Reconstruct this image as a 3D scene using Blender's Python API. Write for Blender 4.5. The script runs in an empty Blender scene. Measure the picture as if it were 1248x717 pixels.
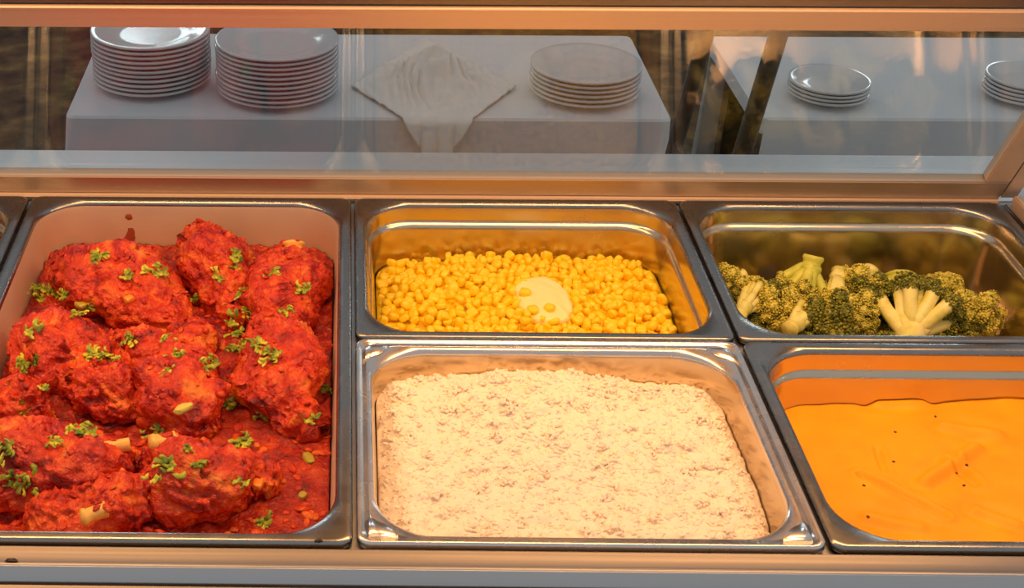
import bpy, bmesh, math, random
import numpy as np
from mathutils import Vector, Matrix, noise
from mathutils.bvhtree import BVHTree

random.seed(11)
rng = np.random.default_rng(11)
scene = bpy.context.scene
col = scene.collection

# ------------------------------------------------------------------ camera
FPX, CX, CY = 1696.32, 391.53, 358.5
PITCH, YAW, ROLL = .5369, -.0170, -.0009
CAM = Vector((-.0105, -1.2696, .6397))
FW = Vector((math.sin(YAW) * math.cos(PITCH), math.cos(YAW) * math.cos(PITCH), -math.sin(PITCH)))
R0 = Vector((math.cos(YAW), -math.sin(YAW), 0))
U0 = R0.cross(FW)
RT = R0 * math.cos(ROLL) + U0 * math.sin(ROLL)
UP = -R0 * math.sin(ROLL) + U0 * math.cos(ROLL)
cd = bpy.data.cameras.new('camera')
cam = bpy.data.objects.new('camera', cd)
col.objects.link(cam)
m = Matrix((RT, UP, -FW)).transposed().to_4x4()
m.translation = CAM
cam.matrix_world = m
cd.sensor_width = 36
cd.lens = FPX / 1248 * 36
cd.shift_x = (624 - CX) / 1248
cd.clip_start = .02
scene.camera = cam


def ray(u, v):
    return (FW + RT * ((u - CX) / FPX) - UP * ((v - CY) / FPX)).normalized()


def at(u, v, z):
    d = ray(u, v)
    return CAM + d * ((z - CAM.z) / d.z)


# ------------------------------------------------------------------ world, exposure
w = bpy.data.worlds.new('room_light')
scene.world = w
w.use_nodes = True
bg = w.node_tree.nodes['Background']
bg.inputs[0].default_value = (.90, .93, .97, 1)
bg.inputs[1].default_value = .46
vs = scene.view_settings
vs.view_transform = 'Standard'
vs.look = 'None'
vs.exposure = 0
vs.gamma = 1
vs.use_curve_mapping = False
scene.cycles.diffuse_bounces = 6
LAMP_W = 3.2
LAMP_COL = (1.0, .51, .20)


def area(name, loc, size, size_y, energy, color, rot=(0, 0, 0), parent=None):
    l = bpy.data.lights.new(name, 'AREA')
    l.shape = 'RECTANGLE'
    l.size, l.size_y = size, size_y
    l.energy = energy
    l.color = color
    o = bpy.data.objects.new(name, l)
    o.location = loc
    o.rotation_euler = rot
    col.objects.link(o)
    o.parent = parent
    return o


# daylight that comes in through the windows of the wall behind the tables
area('window_daylight', (-1.06, 4.21, .85), .5, 1.0, 20, (.85, .94, 1.0), (math.radians(-90), 0, 0))
area('window_daylight', (2.40, 4.21, .85), .5, 1.0, 20, (.85, .94, 1.0), (math.radians(-90), 0, 0))

# ------------------------------------------------------------------ materials
def new_mat(name):
    mt = bpy.data.materials.new(name)
    mt.use_nodes = True
    nt = mt.node_tree
    return mt, nt, nt.nodes['Principled BSDF']


def lin(c):
    return tuple(((x / 255) / 12.92 if x / 255 <= .04045 else ((x / 255 + .055) / 1.055) ** 2.4) for x in c) + (1,)


def ramp_noise(nt, scale, stops, detail=4, rough=.55, coord='Object', dist=0.0, kind='noise'):
    tc = nt.nodes.new('ShaderNodeTexCoord')
    if kind == 'noise':
        t = nt.nodes.new('ShaderNodeTexNoise')
        t.inputs['Scale'].default_value = scale
        t.inputs['Detail'].default_value = detail
        t.inputs['Roughness'].default_value = rough
        t.inputs['Distortion'].default_value = dist
        out = t.outputs['Fac']
    else:
        t = nt.nodes.new('ShaderNodeTexVoronoi')
        t.inputs['Scale'].default_value = scale
        out = t.outputs['Distance']
    nt.links.new(tc.outputs[coord], t.inputs['Vector'])
    r = nt.nodes.new('ShaderNodeValToRGB')
    el = r.color_ramp.elements
    while len(el) < len(stops):
        el.new(.5)
    for e, (p, c) in zip(el, stops):
        e.position = p
        e.color = c
    nt.links.new(out, r.inputs[0])
    return r, out, tc


def add_bump(nt, b, scale, strength, dist=.001, detail=3, tc=None, coord='Object', stretch=None):
    tc = tc or nt.nodes.new('ShaderNodeTexCoord')
    n = nt.nodes.new('ShaderNodeTexNoise')
    n.inputs['Scale'].default_value = scale
    n.inputs['Detail'].default_value = detail
    if stretch:
        mp = nt.nodes.new('ShaderNodeMapping')
        mp.inputs['Scale'].default_value = stretch
        nt.links.new(tc.outputs[coord], mp.inputs[0])
        nt.links.new(mp.outputs[0], n.inputs['Vector'])
    else:
        nt.links.new(tc.outputs[coord], n.inputs['Vector'])
    bp = nt.nodes.new('ShaderNodeBump')
    bp.inputs['Strength'].default_value = strength
    bp.inputs['Distance'].default_value = dist
    nt.links.new(n.outputs['Fac'], bp.inputs['Height'])
    nt.links.new(bp.outputs[0], b.inputs['Normal'])


def mat_plain(name, c, rough=.5, metal=0., spec=.5, bump=None, var=None, sss=0., coat=0.):
    mt, nt, b = new_mat(name)
    b.inputs['Base Color'].default_value = c
    b.inputs['Roughness'].default_value = rough
    b.inputs['Metallic'].default_value = metal
    b.inputs['Specular IOR Level'].default_value = spec
    b.inputs['Coat Weight'].default_value = coat
    b.inputs['Coat Roughness'].default_value = .12
    if sss:
        b.inputs['Subsurface Weight'].default_value = sss
        b.inputs['Subsurface Radius'].default_value = (.006, .003, .0015)
        b.inputs['Subsurface Scale'].default_value = 1.
    if var:
        r, _, _ = ramp_noise(nt, var[0], var[1], **(var[2] if len(var) > 2 else {}))
        nt.links.new(r.outputs[0], b.inputs['Base Color'])
    if bump:
        add_bump(nt, b, *bump)
    return mt


def steel(name, c, r0, r1, scale=30, stretch=None, bump=.05):
    mt, nt, b = new_mat(name)
    b.inputs['Metallic'].default_value = 1
    tc = nt.nodes.new('ShaderNodeTexCoord')
    mp = nt.nodes.new('ShaderNodeMapping')
    mp.inputs['Scale'].default_value = stretch or (1, 1, 1)
    nt.links.new(tc.outputs['Object'], mp.inputs[0])
    n = nt.nodes.new('ShaderNodeTexNoise')
    n.inputs['Scale'].default_value = scale
    n.inputs['Detail'].default_value = 5
    nt.links.new(mp.outputs[0], n.inputs['Vector'])
    mr = nt.nodes.new('ShaderNodeMapRange')
    mr.inputs['From Min'].default_value = .3
    mr.inputs['From Max'].default_value = .7
    mr.inputs['To Min'].default_value = r0
    mr.inputs['To Max'].default_value = r1
    nt.links.new(n.outputs['Fac'], mr.inputs['Value'])
    nt.links.new(mr.outputs[0], b.inputs['Roughness'])
    b.inputs['Base Color'].default_value = c
    bp = nt.nodes.new('ShaderNodeBump')
    bp.inputs['Strength'].default_value = bump
    bp.inputs['Distance'].default_value = .0006
    nt.links.new(n.outputs['Fac'], bp.inputs['Height'])
    nt.links.new(bp.outputs[0], b.inputs['Normal'])
    return mt


M = {}
M['pan'] = steel('pan_steel', (.66, .56, .42, 1), .18, .28, 26)
M['worn_pan'] = steel('worn_pan_steel', (.80, .66, .50, 1), .66, .76, 26)
M['rim'] = steel('rim_steel', (.30, .295, .29, 1), .2, .34, 40)
M['rice_rim'] = steel('pressed_rim_steel', (.70, .66, .64, 1), .2, .32, 40)
M['rail'] = steel('brushed_rail_steel', (.25, .228, .215, 1), .4, .55, 40, (.05, 8, 8))
M['guard'] = steel('guard_frame_steel', (.80, .64, .50, 1), .58, .7, 40, (.05, 6, 6))
M['ledge'] = steel('ledge_steel', (.66, .66, .66, 1), .45, .6, 40, (.05, 8, 8))
M['guard_low'] = steel('guard_base_steel', (.60, .48, .37, 1), .5, .62, 40, (.05, 6, 6))
M['body'] = steel('cabinet_steel', (.5, .5, .5, 1), .35, .45, 20)
M['dark'] = mat_plain('dark_well', (.02, .018, .016, 1), .8)
M['chicken'] = mat_plain('stewed_chicken_in_sauce', (.6, .06, .02, 1), .22, spec=.5,
                         bump=(330, .9, .003, 6),
                         var=(44, [(.34, (.20, .006, .002, 1)), (.44, (.50, .020, .004, 1)), (.55, (.68, .062, .007, 1)), (.68, (.82, .22, .02, 1))],
                              dict(detail=9, rough=.66, dist=.6)))
M['sauce'] = mat_plain('tomato_sauce', (.5, .03, .01, 1), .2, spec=.5,
                       bump=(330, .9, .003, 6),
                       var=(55, [(.34, (.16, .005, .002, 1)), (.5, (.36, .012, .004, 1)), (.68, (.60, .06, .008, 1))],
                            dict(detail=8, rough=.62)))
M['stew'] = mat_plain('dark_red_stew', (.10, .012, .018, 1), .3, var=(60, [(.3, (.05, .006, .012, 1)), (.7, (.16, .02, .03, 1))]))
M['bone'] = mat_plain('bone', (.85, .48, .10, 1), .35, bump=(200, .3, .001))
M['parsley'] = mat_plain('parsley', (.2, .28, .02, 1), .5,
                         var=(180, [(.35, (.07, .14, .008, 1)), (.5, (.30, .36, .015, 1)), (.65, (.62, .60, .04, 1))]))
M['onion'] = mat_plain('cooked_onion', (.62, .55, .10, 1), .25, coat=.3)
M['carrot'] = mat_plain('cooked_carrot', (.85, .27, .02, 1), .3, coat=.2)
M['pepper'] = mat_plain('cooked_green_pepper', (.42, .34, .03, 1), .3, coat=.3)
M['corn'] = mat_plain('sweetcorn', (.95, .52, .02, 1), .3, sss=.15,
                      var=(60, [(.3, (.90, .54, .004, 1)), (.5, (.97, .68, .010, 1)), (.7, (1.0, .78, .03, 1))], dict(coord='Generated')))
M['butter'] = mat_plain('butter', (.98, .82, .34, 1), .45, sss=.2, bump=(60, .25, .003, 5))
M['rice'] = mat_plain('boiled_rice', (.95, .82, .65, 1), .6, sss=.0, spec=.2)
M['mash'] = mat_plain('orange_puree', (.95, .42, .006, 1), .5, spec=.3, bump=(70, .22, .003, 5),
                      var=(22, [(.3, (.90, .35, .002, 1)), (.6, (.97, .41, .004, 1)), (.8, (1., .47, .006, 1))], dict(detail=6)))
M['speck'] = mat_plain('pepper_speck', (.10, .03, .01, 1), .6)
M['stem'] = mat_plain('broccoli_stem', (.72, .72, .30, 1), .4,
                      var=(70, [(.3, (.66, .62, .10, 1)), (.55, (.88, .80, .26, 1)), (.75, (.95, .86, .40, 1))]))
M['stem_green'] = mat_plain('broccoli_green_stem', (.45, .52, .08, 1), .4,
                            var=(70, [(.3, (.46, .50, .04, 1)), (.6, (.66, .66, .09, 1)), (.8, (.8, .76, .2, 1))]))
M['crown'] = mat_plain('broccoli_buds', (.10, .13, .02, 1), .6,
                       var=(240, [(.34, (.055, .07, .006, 1)), (.5, (.16, .17, .012, 1)), (.68, (.48, .44, .045, 1))]))
M['crown_pale'] = mat_plain('broccoli_yellow_buds', (.5, .5, .1, 1), .6,
                            var=(240, [(.36, (.10, .12, .012, 1)), (.46, (.56, .50, .05, 1)), (.68, (.90, .78, .18, 1))]))
M['cloth'] = mat_plain('white_tablecloth', (.72, .72, .73, 1), .85, bump=(900, .2, .0005))
M['napkin'] = mat_plain('white_napkin', (.78, .76, .72, 1), .85, bump=(700, .2, .0005))
M['wood'] = mat_plain('dark_wood', (.035, .022, .014, 1), .4, var=(30, [(.3, (.02, .012, .008, 1)), (.7, (.06, .038, .022, 1))]))
M['plate'] = mat_plain('white_china', (.66, .65, .645, 1), .14, spec=.6)
M['plate_edge'] = mat_plain('glazed_plate_edge', (.20, .15, .14, 1), .3)
M['floor'] = mat_plain('patterned_carpet', (.05, .03, .02, 1), .9,
                       var=(9, [(.35, (.03, .02, .014, 1)), (.52, (.10, .06, .025, 1)), (.68, (.22, .14, .05, 1))], dict(detail=5)))
M['wall'] = mat_plain('painted_wall', (.42, .40, .37, 1), .8)
M['wframe'] = mat_plain('window_paint', (.7, .7, .7, 1), .5)
M['stain'] = mat_plain('dried_sauce', (.28, .05, .015, 1), .5)
M['crumb'] = mat_plain('food_crumb', (.05, .025, .012, 1), .6)
M['black'] = mat_plain('gap_shade_black', (.012, .012, .012, 1), .6)  # near-black that stands in for the shade inside the front gap
M['water'] = mat_plain('water_drop', (.8, .7, .6, 1), .05)

gl = bpy.data.materials.new('sheet_glass')
gl.use_nodes = True
nt = gl.node_tree
nt.nodes.remove(nt.nodes['Principled BSDF'])
geo = nt.nodes.new('ShaderNodeNewGeometry')
dt = nt.nodes.new('ShaderNodeVectorMath'); dt.operation = 'DOT_PRODUCT'
nt.links.new(geo.outputs['Normal'], dt.inputs[0]); nt.links.new(geo.outputs['Incoming'], dt.inputs[1])
ab = nt.nodes.new('ShaderNodeMath'); ab.operation = 'ABSOLUTE'; nt.links.new(dt.outputs['Value'], ab.inputs[0])
iv = nt.nodes.new('ShaderNodeMath'); iv.operation = 'SUBTRACT'; iv.inputs[0].default_value = 1; nt.links.new(ab.outputs[0], iv.inputs[1])
pw = nt.nodes.new('ShaderNodeMath'); pw.operation = 'POWER'; pw.inputs[1].default_value = 5; nt.links.new(iv.outputs[0], pw.inputs[0])
ma = nt.nodes.new('ShaderNodeMath'); ma.operation = 'MULTIPLY_ADD'; ma.inputs[1].default_value = .95; ma.inputs[2].default_value = .05
nt.links.new(pw.outputs[0], ma.inputs[0])
tr = nt.nodes.new('ShaderNodeBsdfTransparent'); tr.inputs[0].default_value = (.95, .97, .965, 1)
gs = nt.nodes.new('ShaderNodeBsdfGlossy'); gs.inputs['Roughness'].default_value = .01
mx = nt.nodes.new('ShaderNodeMixShader')
nt.links.new(ma.outputs[0], mx.inputs[0]); nt.links.new(tr.outputs[0], mx.inputs[1]); nt.links.new(gs.outputs[0], mx.inputs[2])
nt.links.new(mx.outputs[0], nt.nodes['Material Output'].inputs[0])
M['glass'] = gl

em = bpy.data.materials.new('glowing_quartz_tube')
em.use_nodes = True
b = em.node_tree.nodes['Principled BSDF']
b.inputs['Emission Color'].default_value = LAMP_COL + (1,)
b.inputs['Emission Strength'].default_value = 6
M['tube'] = em

# ------------------------------------------------------------------ helpers
def tag(o, label=None, cat=None, group=None, kind=None):
    if label: o['label'] = label
    if cat: o['category'] = cat
    if group: o['group'] = group
    if kind: o['kind'] = kind
    return o


def empty(name, loc, label=None, cat=None, group=None, kind=None):
    o = bpy.data.objects.new(name, None)
    o.empty_display_size = .02
    o.location = loc
    col.objects.link(o)
    return tag(o, label, cat, group, kind)


def link(name, me, mat, parent=None, loc=None):
    """world-space mesh data; a parent that is an unrotated Empty only shifts the origin"""
    o = bpy.data.objects.new(name, me)
    if mat is not None and not me.materials:
        me.materials.append(mat)
    col.objects.link(o)
    if parent is not None:
        o.parent = parent
        par = parent
        off = Vector((0, 0, 0))
        while par is not None:
            off += par.location
            par = par.parent
        o.location = -off if loc is None else loc
    elif loc is not None:
        o.location = loc
    return o


def mesh(name, verts, faces, mat, parent=None, smooth=True, loc=None):
    me = bpy.data.meshes.new(name)
    me.from_pydata([tuple(v) for v in verts], [], faces)
    me.update()
    if smooth:
        me.polygons.foreach_set('use_smooth', [True] * len(me.polygons))
    return link(name, me, mat, parent, loc)


def bm_mesh(name, bm, mat, parent=None, smooth=True, loc=None):
    me = bpy.data.meshes.new(name)
    bm.to_mesh(me)
    bm.free()
    if smooth:
        me.polygons.foreach_set('use_smooth', [True] * len(me.polygons))
    return link(name, me, mat, parent, loc)


def box(name, x0, x1, y0, y1, z0, z1, mat, parent=None, bevel=0., seg=3):
    bm = bmesh.new()
    bmesh.ops.create_cube(bm, size=1)
    for v in bm.verts:
        v.co = Vector((x0 + (v.co.x + .5) * (x1 - x0), y0 + (v.co.y + .5) * (y1 - y0), z0 + (v.co.z + .5) * (z1 - z0)))
    if bevel:
        bmesh.ops.bevel(bm, geom=bm.edges[:], offset=bevel, segments=seg, affect='EDGES')
    o = bm_mesh(name, bm, mat, parent, smooth=False)
    if bevel:
        o.data.polygons.foreach_set('use_smooth', [True] * len(o.data.polygons))
        try:
            o.data.set_sharp_from_angle(angle=math.radians(40))
        except Exception:
            pass
    return o


def prism_x(name, prof, x0, x1, mat, parent=None, bevel=0.):
    """profile in (y, z), swept along x"""
    bm = bmesh.new()
    a = [bm.verts.new((x0, y, z)) for y, z in prof]
    c = [bm.verts.new((x1, y, z)) for y, z in prof]
    n = len(prof)
    for i in range(n):
        bm.faces.new((a[i], a[(i + 1) % n], c[(i + 1) % n], c[i]))
    bm.faces.new(a[::-1]); bm.faces.new(c)
    bmesh.ops.recalc_face_normals(bm, faces=bm.faces[:])
    if bevel:
        bmesh.ops.bevel(bm, geom=bm.edges[:], offset=bevel, segments=3, affect='EDGES')
    o = bm_mesh(name, bm, mat, parent, smooth=bool(bevel))
    if bevel:
        try: o.data.set_sharp_from_angle(angle=math.radians(40))
        except Exception: pass
    return o


def rr(hx, hy, r, n=9):
    """rounded rectangle loop, counter-clockwise"""
    r = max(min(r, hx, hy), 1e-4)
    pts = []
    for (sx, sy, a0) in ((1, 1, 0), (-1, 1, 90), (-1, -1, 180), (1, -1, 270)):
        for k in range(n + 1):
            a = math.radians(a0 + 90 * k / n)
            pts.append((sx * (hx - r) + r * math.cos(a), sy * (hy - r) + r * math.sin(a)))
    return pts


def loft(name, loops, mat, parent, cx, cy, cap=False, n=9):
    vs, fs = [], []
    L = 4 * (n + 1)
    for (hx, hy, r, z) in loops:
        vs += [(cx + x, cy + y, z) for x, y in rr(hx, hy, r, n)]
    for i in range(len(loops) - 1):
        for k in range(L):
            a, b_ = i * L + k, i * L + (k + 1) % L
            fs.append((a, b_, b_ + L, a + L))
    if cap:
        fs.append(tuple(range((len(loops) - 1) * L, len(loops) * L)))
    return mesh(name, vs, fs, mat, parent)


def sweep(path, radii, seg=10, flat=1.0, closed_ends=True, up=Vector((0, 0, 1))):
    """tube along a list of points; returns verts, faces"""
    vs, fs = [], []
    n = len(path)
    for i, p in enumerate(path):
        t = (path[min(i + 1, n - 1)] - path[max(i - 1, 0)]).normalized()
        a = up.cross(t)
        if a.length < 1e-4: a = Vector((1, 0, 0)).cross(t)
        a.normalize()
        b_ = t.cross(a)
        for k in range(seg):
            th = 2 * math.pi * k / seg
            vs.append(p + a * (math.cos(th) * radii[i]) + b_ * (math.sin(th) * radii[i] * flat))
    for i in range(n - 1):
        for k in range(seg):
            fs.append((i * seg + k, i * seg + (k + 1) % seg, (i + 1) * seg + (k + 1) % seg, (i + 1) * seg + k))
    if closed_ends:
        fs.append(tuple(range(seg))[::-1])
        fs.append(tuple(range((n - 1) * seg, n * seg)))
    return vs, fs


class MB:
    def __init__(s): s.v, s.f = [], []
    def add(s, vs, fs):
        o = len(s.v); s.v += [tuple(v) for v in vs]; s.f += [tuple(i + o for i in f) for f in fs]
    def build(s, name, mat, parent=None, smooth=True): return mesh(name, s.v, s.f, mat, parent, smooth)


def smoothstep(a, b, x):
    t = min(max((x - a) / (b - a), 0), 1)
    return t * t * (3 - 2 * t)


# ------------------------------------------------------------------ the room
FLOOR, TABLE = -1.0, -.30
def structure(o): o['kind'] = 'structure'; return o

structure(box('floor', -4, 4, -2.6, 4.3, FLOOR - .1, FLOOR, M['floor']))
wb = structure(empty('wall_back', (0, 4.1, FLOOR), None))
# back wall with two window openings
WIN = ((-1.34, -.78), (2.12, 2.68))
WZ0, WZ1 = .32, 1.38
for (x0, x1, z0, z1) in ((-4, WIN[0][0], FLOOR, 2.2), (WIN[0][1], WIN[1][0], FLOOR, 2.2), (WIN[1][1], 4, FLOOR, 2.2),
                         (*WIN[0], FLOOR, WZ0), (*WIN[0], WZ1, 2.2), (*WIN[1], FLOOR, WZ0), (*WIN[1], WZ1, 2.2)):
    box('wall_panel', x0, x1, 4.1, 4.25, z0, z1, M['wall'], wb)
for k, (x0, x1) in enumerate(WIN):
    wn = structure(empty('window_%d' % (k + 1), ((x0 + x1) / 2, 4.15, WZ0)))
    for a in (x0, x1 - .03): box('window_stile', a, a + .03, 4.13, 4.19, WZ0, WZ1, M['wframe'], wn)
    for a in (WZ0, WZ1 - .03): box('window_rail', x0 + .03, x1 - .03, 4.13, 4.19, a, a + .03, M['wframe'], wn)
    box('window_pane', x0 + .03, x1 - .03, 4.185, 4.190, WZ0 + .03, WZ1 - .03, M['glass'], wn)
    for q_ in range(1, 4): box('window_bar', x0 + .56 * q_ / 4 - .014, x0 + .56 * q_ / 4 + .014, 4.14, 4.18, WZ0 + .03, WZ1 - .03, M['wframe'], wn)
    for q_ in range(1, 5): box('window_bar', x0 + .03, x1 - .03, 4.13, 4.14, WZ0 + 1.06 * q_ / 5 - .03, WZ0 + 1.06 * q_ / 5 + .03, M['wframe'], wn)

# ------------------------------------------------------------------ the counter
P = .328
ct = empty('serving_counter', (0, -.27, FLOOR), 'stainless steel heated serving counter holding the pans of food', 'counter')
XL, XR = -1.05, .672
box('front_panel', XL, XR, -.60, -.585, FLOOR + .06, -.03, M['body'], ct)
box('back_panel', XL, XR, .035, .05, FLOOR + .06, -.03, M['body'], ct)
box('side_panel', XL, XL + .012, -.585, .035, FLOOR + .06, -.03, M['body'], ct)
box('side_panel', XR - .012, XR, -.585, .035, FLOOR + .06, -.03, M['body'], ct)
box('well_floor', XL + .012, XR - .012, -.585, .035, -.25, -.24, M['dark'], ct)
box('plinth', XL + .03, XR - .03, -.56, .02, FLOOR, FLOOR + .06, M['dark'], ct)
# front edge: three stepped strips
prism_x('front_strip', [(-.5345, -.022), (-.5345, -.0035), (-.5365, -.001), (-.551, -.0025), (-.5535, -.0045), (-.5535, -.022)], XL, XR, M['rail'], ct, .0007)
prism_x('front_strip', [(-.5540, -.026), (-.5540, -.0005), (-.5566, -.0005), (-.5630, -.0075), (-.5640, -.010), (-.5640, -.026)], XL, XR, M['body'], ct, .0006)
prism_x('front_strip', [(-.5662, -.045), (-.5662, -.0085), (-.600, -.016), (-.603, -.020), (-.603, -.045)], XL, XR, M['rail'], ct, .001)
box('gap_shade', XL, XR, -.5662, -.5640, -.04, -.014, M['black'], ct)  # black strip added as the shade in the open gap between strips
# back and side ledges the pans and the glass guard stand on
box('back_ledge', XL, XR + .03, .004, .118, -.03, -.004, M['ledge'], ct, .003)
box('side_ledge', 2 * P + .004, XR + .03, -.534, .003, -.03, -.004, M['rail'], ct, .002)
box('side_ledge', XL, -2 * P - .004, -.534, .003, -.03, -.004, M['rail'], ct, .002)
for x in (-P, 0, P):
    box('support_bar', x - .008, x + .008, -.534, .003, -.03, -.009, M['body'], ct)
for x0, x1 in ((0, P), (P, 2 * P)):
    box('support_bar', x0 + .008, x1 - .008, -.274, -.258, -.03, -.009, M['body'], ct)

# ------------------------------------------------------------------ glass guard with frame, canopy, heat lamps
LEAN = math.radians(27)
TV = Vector((0, -math.sin(LEAN), math.cos(LEAN)))
NV = Vector((0, math.cos(LEAN), math.sin(LEAN)))       # away from the food
GO = Vector((0, .004, .001))
GH = .248                                              # slope length to the top rail


def gp(x, t, d):
    p = GO + TV * t + NV * d
    return Vector((x, p.y, p.z))


def slab(name, x0, x1, t0, t1, d0, d1, mat, parent, bevel=0.):
    prof = []
    for t, d in ((t0, d0), (t1, d0), (t1, d1), (t0, d1)):
        p = GO + TV * t + NV * d
        prof.append((p.y, p.z))
    return prism_x(name, prof, x0, x1, mat, parent, bevel)


gd = empty('sneeze_guard', (0, .004, 0), 'slanted clear glass guard in a steel frame standing behind the pans', 'glass guard')
XG = 2 * P - .008
slab('bottom_rail', XL, XG + .005, .004, .031, -.004, .008, M['guard_low'], gd, .0012)
slab('bottom_lip', XL, XG + .005, -.001, .0035, -.008, .006, M['guard'], gd, .0012)
slab('glass_pane', XL, XG - .018, .0305, GH + .006, .0, .005, M['glass'], gd)
slab('corner_post', XG - .020, XG + .005, .0315, GH, -.004, .008, M['guard'], gd, .0012)
slab('top_rail', XL, XR, GH, GH + .026, -.006, .010, M['guard'], gd, .0015)
slab('top_strip', XL, XR, GH + .0275, GH + .075, -.004, .010, M['rail'], gd, .0015)

# end guard: glass on the end of the counter, in its own frame
eg = empty('end_guard', (2 * P + .01, -.2, 0), 'clear end glass with steel base rail beside the broccoli pan', 'glass guard')
XE = 2 * P + .004
box('base_rail', XE, XE + .012, -.5, -.012, -.0035, .012, M['guard'], eg, .0015)
box('base_trim', XE + .0125, XE + .022, -.5, -.012, -.0035, .007, M['guard'], eg, .0015)
vs, fs = [], []
for d in (-.003, .008):
    for x in (XG + .0065, XE + .010):
        for t in (.005, GH): vs.append(gp(x, t, d))
mesh('slanted_post', vs, [(0, 1, 3, 2), (4, 6, 7, 5), (0, 2, 6, 4), (1, 5, 7, 3), (0, 4, 5, 1), (2, 3, 7, 6)], M['guard'], eg, False)
a_, b_ = gp(0, .03, -.006), gp(0, GH - .004, -.006)
pr = [(a_.y, .0125), (b_.y, b_.z), (-.42, .20), (-.49, .0125)]
vs = [(XE + .004, y, z) for y, z in pr] + [(XE + .009, y, z) for y, z in pr]
mesh('glass_pane', vs, [(0, 1, 2, 3), (7, 6, 5, 4), (0, 4, 5, 1), (1, 5, 6, 2), (2, 6, 7, 3), (3, 7, 4, 0)], M['glass'], eg, False)

# canopy over the pans with the heat lamps
tp = gp(0, GH + .078, 0)
cn = empty('canopy', (0, tp.y, tp.z), 'steel canopy shelf above the pans that carries the heat lamps', 'canopy')
prism_x('canopy_panel', [(tp.y, tp.z), (tp.y + .012, tp.z), (tp.y + .012, .48), (tp.y, .48)], XL, XR, M['rail'], cn)
box('canopy_shelf', XL, XR, -.46, tp.y + .012, .481, .495, M['body'], cn)
box('canopy_lip', XL, XR, -.475, -.4605, .46, .495, M['body'], cn)
for k, (xc, lab) in enumerate(((-.40, 'heat lamp under the canopy above the chicken stew'), (.33, 'heat lamp under the canopy above the rice and vegetables'))):
    hl = empty('heat_lamp', (xc, -.31, .47), lab, 'heat lamp', 'heat lamps under the canopy')
    prism_x('reflector', [(-.365, .455), (-.335, .4795), (-.285, .4795), (-.255, .455), (-.259, .453), (-.286, .476), (-.334, .476), (-.361, .453)],
            xc - .33, xc + .33, M['body'], hl)
    v_, f_ = sweep([Vector((xc - .31 + .62 * i / 8, -.31, .466)) for i in range(9)], [.005] * 9, 10)
    mesh('quartz_tube', v_, f_, M['tube'], hl)
    la = area('heat_light', (0, 0, -.012), .62, .035, LAMP_W, LAMP_COL, (0, 0, 0), hl)

# ------------------------------------------------------------------ pans
def wall_dims(W, D, depth_frac, taper=.010, fl=.012):
    return W / 2 - fl - .003 - taper * depth_frac, D / 2 - fl - .003 - taper * depth_frac


def make_pan(cx, cy, W, D, label, depth=.1, step=True, flange=.012, rimmat='rim', name='steel_pan', emboss=False, basin='pan'):
    t = empty(name, (cx, cy, -depth), label, 'pan', 'steel food pans in the counter')
    hx, hy = W / 2, D / 2
    ri = .046
    def fil(a, z, r): return [(a + r * math.sin(math.radians(q)), z - r * (1 - math.cos(math.radians(q)))) for q in (15, 30, 45, 60, 75, 90)]
    if emboss:
        prof = [(0, -.006), (0, -.002), (.0008, -.0006), (.0022, 0), (.0036, -.0006), (.0046, -.0018), (.009, -.0022), (flange - .006, -.0022)] + fil(flange - .006, -.0022, .006)
    else:
        prof = [(0, -.006), (0, -.0022), (.0008, -.0008), (.0024, -.0001), (.004, 0), (flange - .006, 0)] + fil(flange - .006, 0, .006)
    loops = [(hx - a, hy - a, .010 + (ri - .010) * smoothstep(.3, 1, a / flange), z) for a, z in prof]
    loft('rim', loops, M[rimmat], t, cx, cy)
    f = flange
    bl = [(f, -.006 if not emboss else -.0082, ri), (f + .0006, -.010, ri)]
    if step:
        bl += [(f + .0012, -.018, ri - .002), (f + .0014, -.0200, ri - .002), (f + .0019, -.0213, ri - .0025), (f + .0027, -.0222, ri - .003), (f + .0037, -.0232, ri - .0035), (f + .0046, -.0246, ri - .004), (f + .0052, -.0265, ri - .005), (f + .0056, -.029, ri - .005)]
        last = f + .0056
    else:
        last = f + .0016
    for k in range(1, 6):
        z = -.03 - (depth - .03 - .016) * k / 5
        bl.append((last + .0055 * k / 5, z, ri - .006 - .006 * k / 5))
    last += .0055
    for k in range(1, 6):
        a = math.radians(90 * k / 5)
        bl.append((last + .016 * (1 - math.cos(a)), -depth + .016 - .016 * math.sin(a), max(.034 - .016 * (1 - math.cos(a)), .01)))
    bl.append((last + .05, -depth, .02))
    inner = [(hx - a, hy - a, r, z) for a, z, r in bl]
    loft('basin', inner, M[basin], t, cx, cy, cap=True)
    if emboss:
        for sx in (-1, 1):
            for sy in (-1, 1):
                q = []
                for k, (a, c) in enumerate(((.008, .008), (.030, .0085), (.0215, .0215), (.0085, .030))):
                    q.append((cx + sx * (hx - a), cy + sy * (hy - c)))
                # rounded triangle plate pressed up in the rim corner
                cxx = sum(x for x, y in q) / 4; cyy = sum(y for x, y in q) / 4
                lo = [(x, y, -.0025) for x, y in q]
                hi = [(cxx + (x - cxx) * .86, cyy + (y - cyy) * .86, -.0006) for x, y in q]
                bm = bmesh.new()
                A = [bm.verts.new(p) for p in lo]; B = [bm.verts.new(p) for p in hi]
                for i in range(4): bm.faces.new((A[i], A[(i + 1) % 4], B[(i + 1) % 4], B[i]))
                bm.faces.new(B)
                bmesh.ops.recalc_face_normals(bm, faces=bm.faces[:])
                bmesh.ops.bevel(bm, geom=[e for e in bm.edges if not e.is_boundary], offset=.001, segments=2, affect='EDGES')
                bm_mesh('corner_gusset', bm, M[rimmat], t)
    return t


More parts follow.
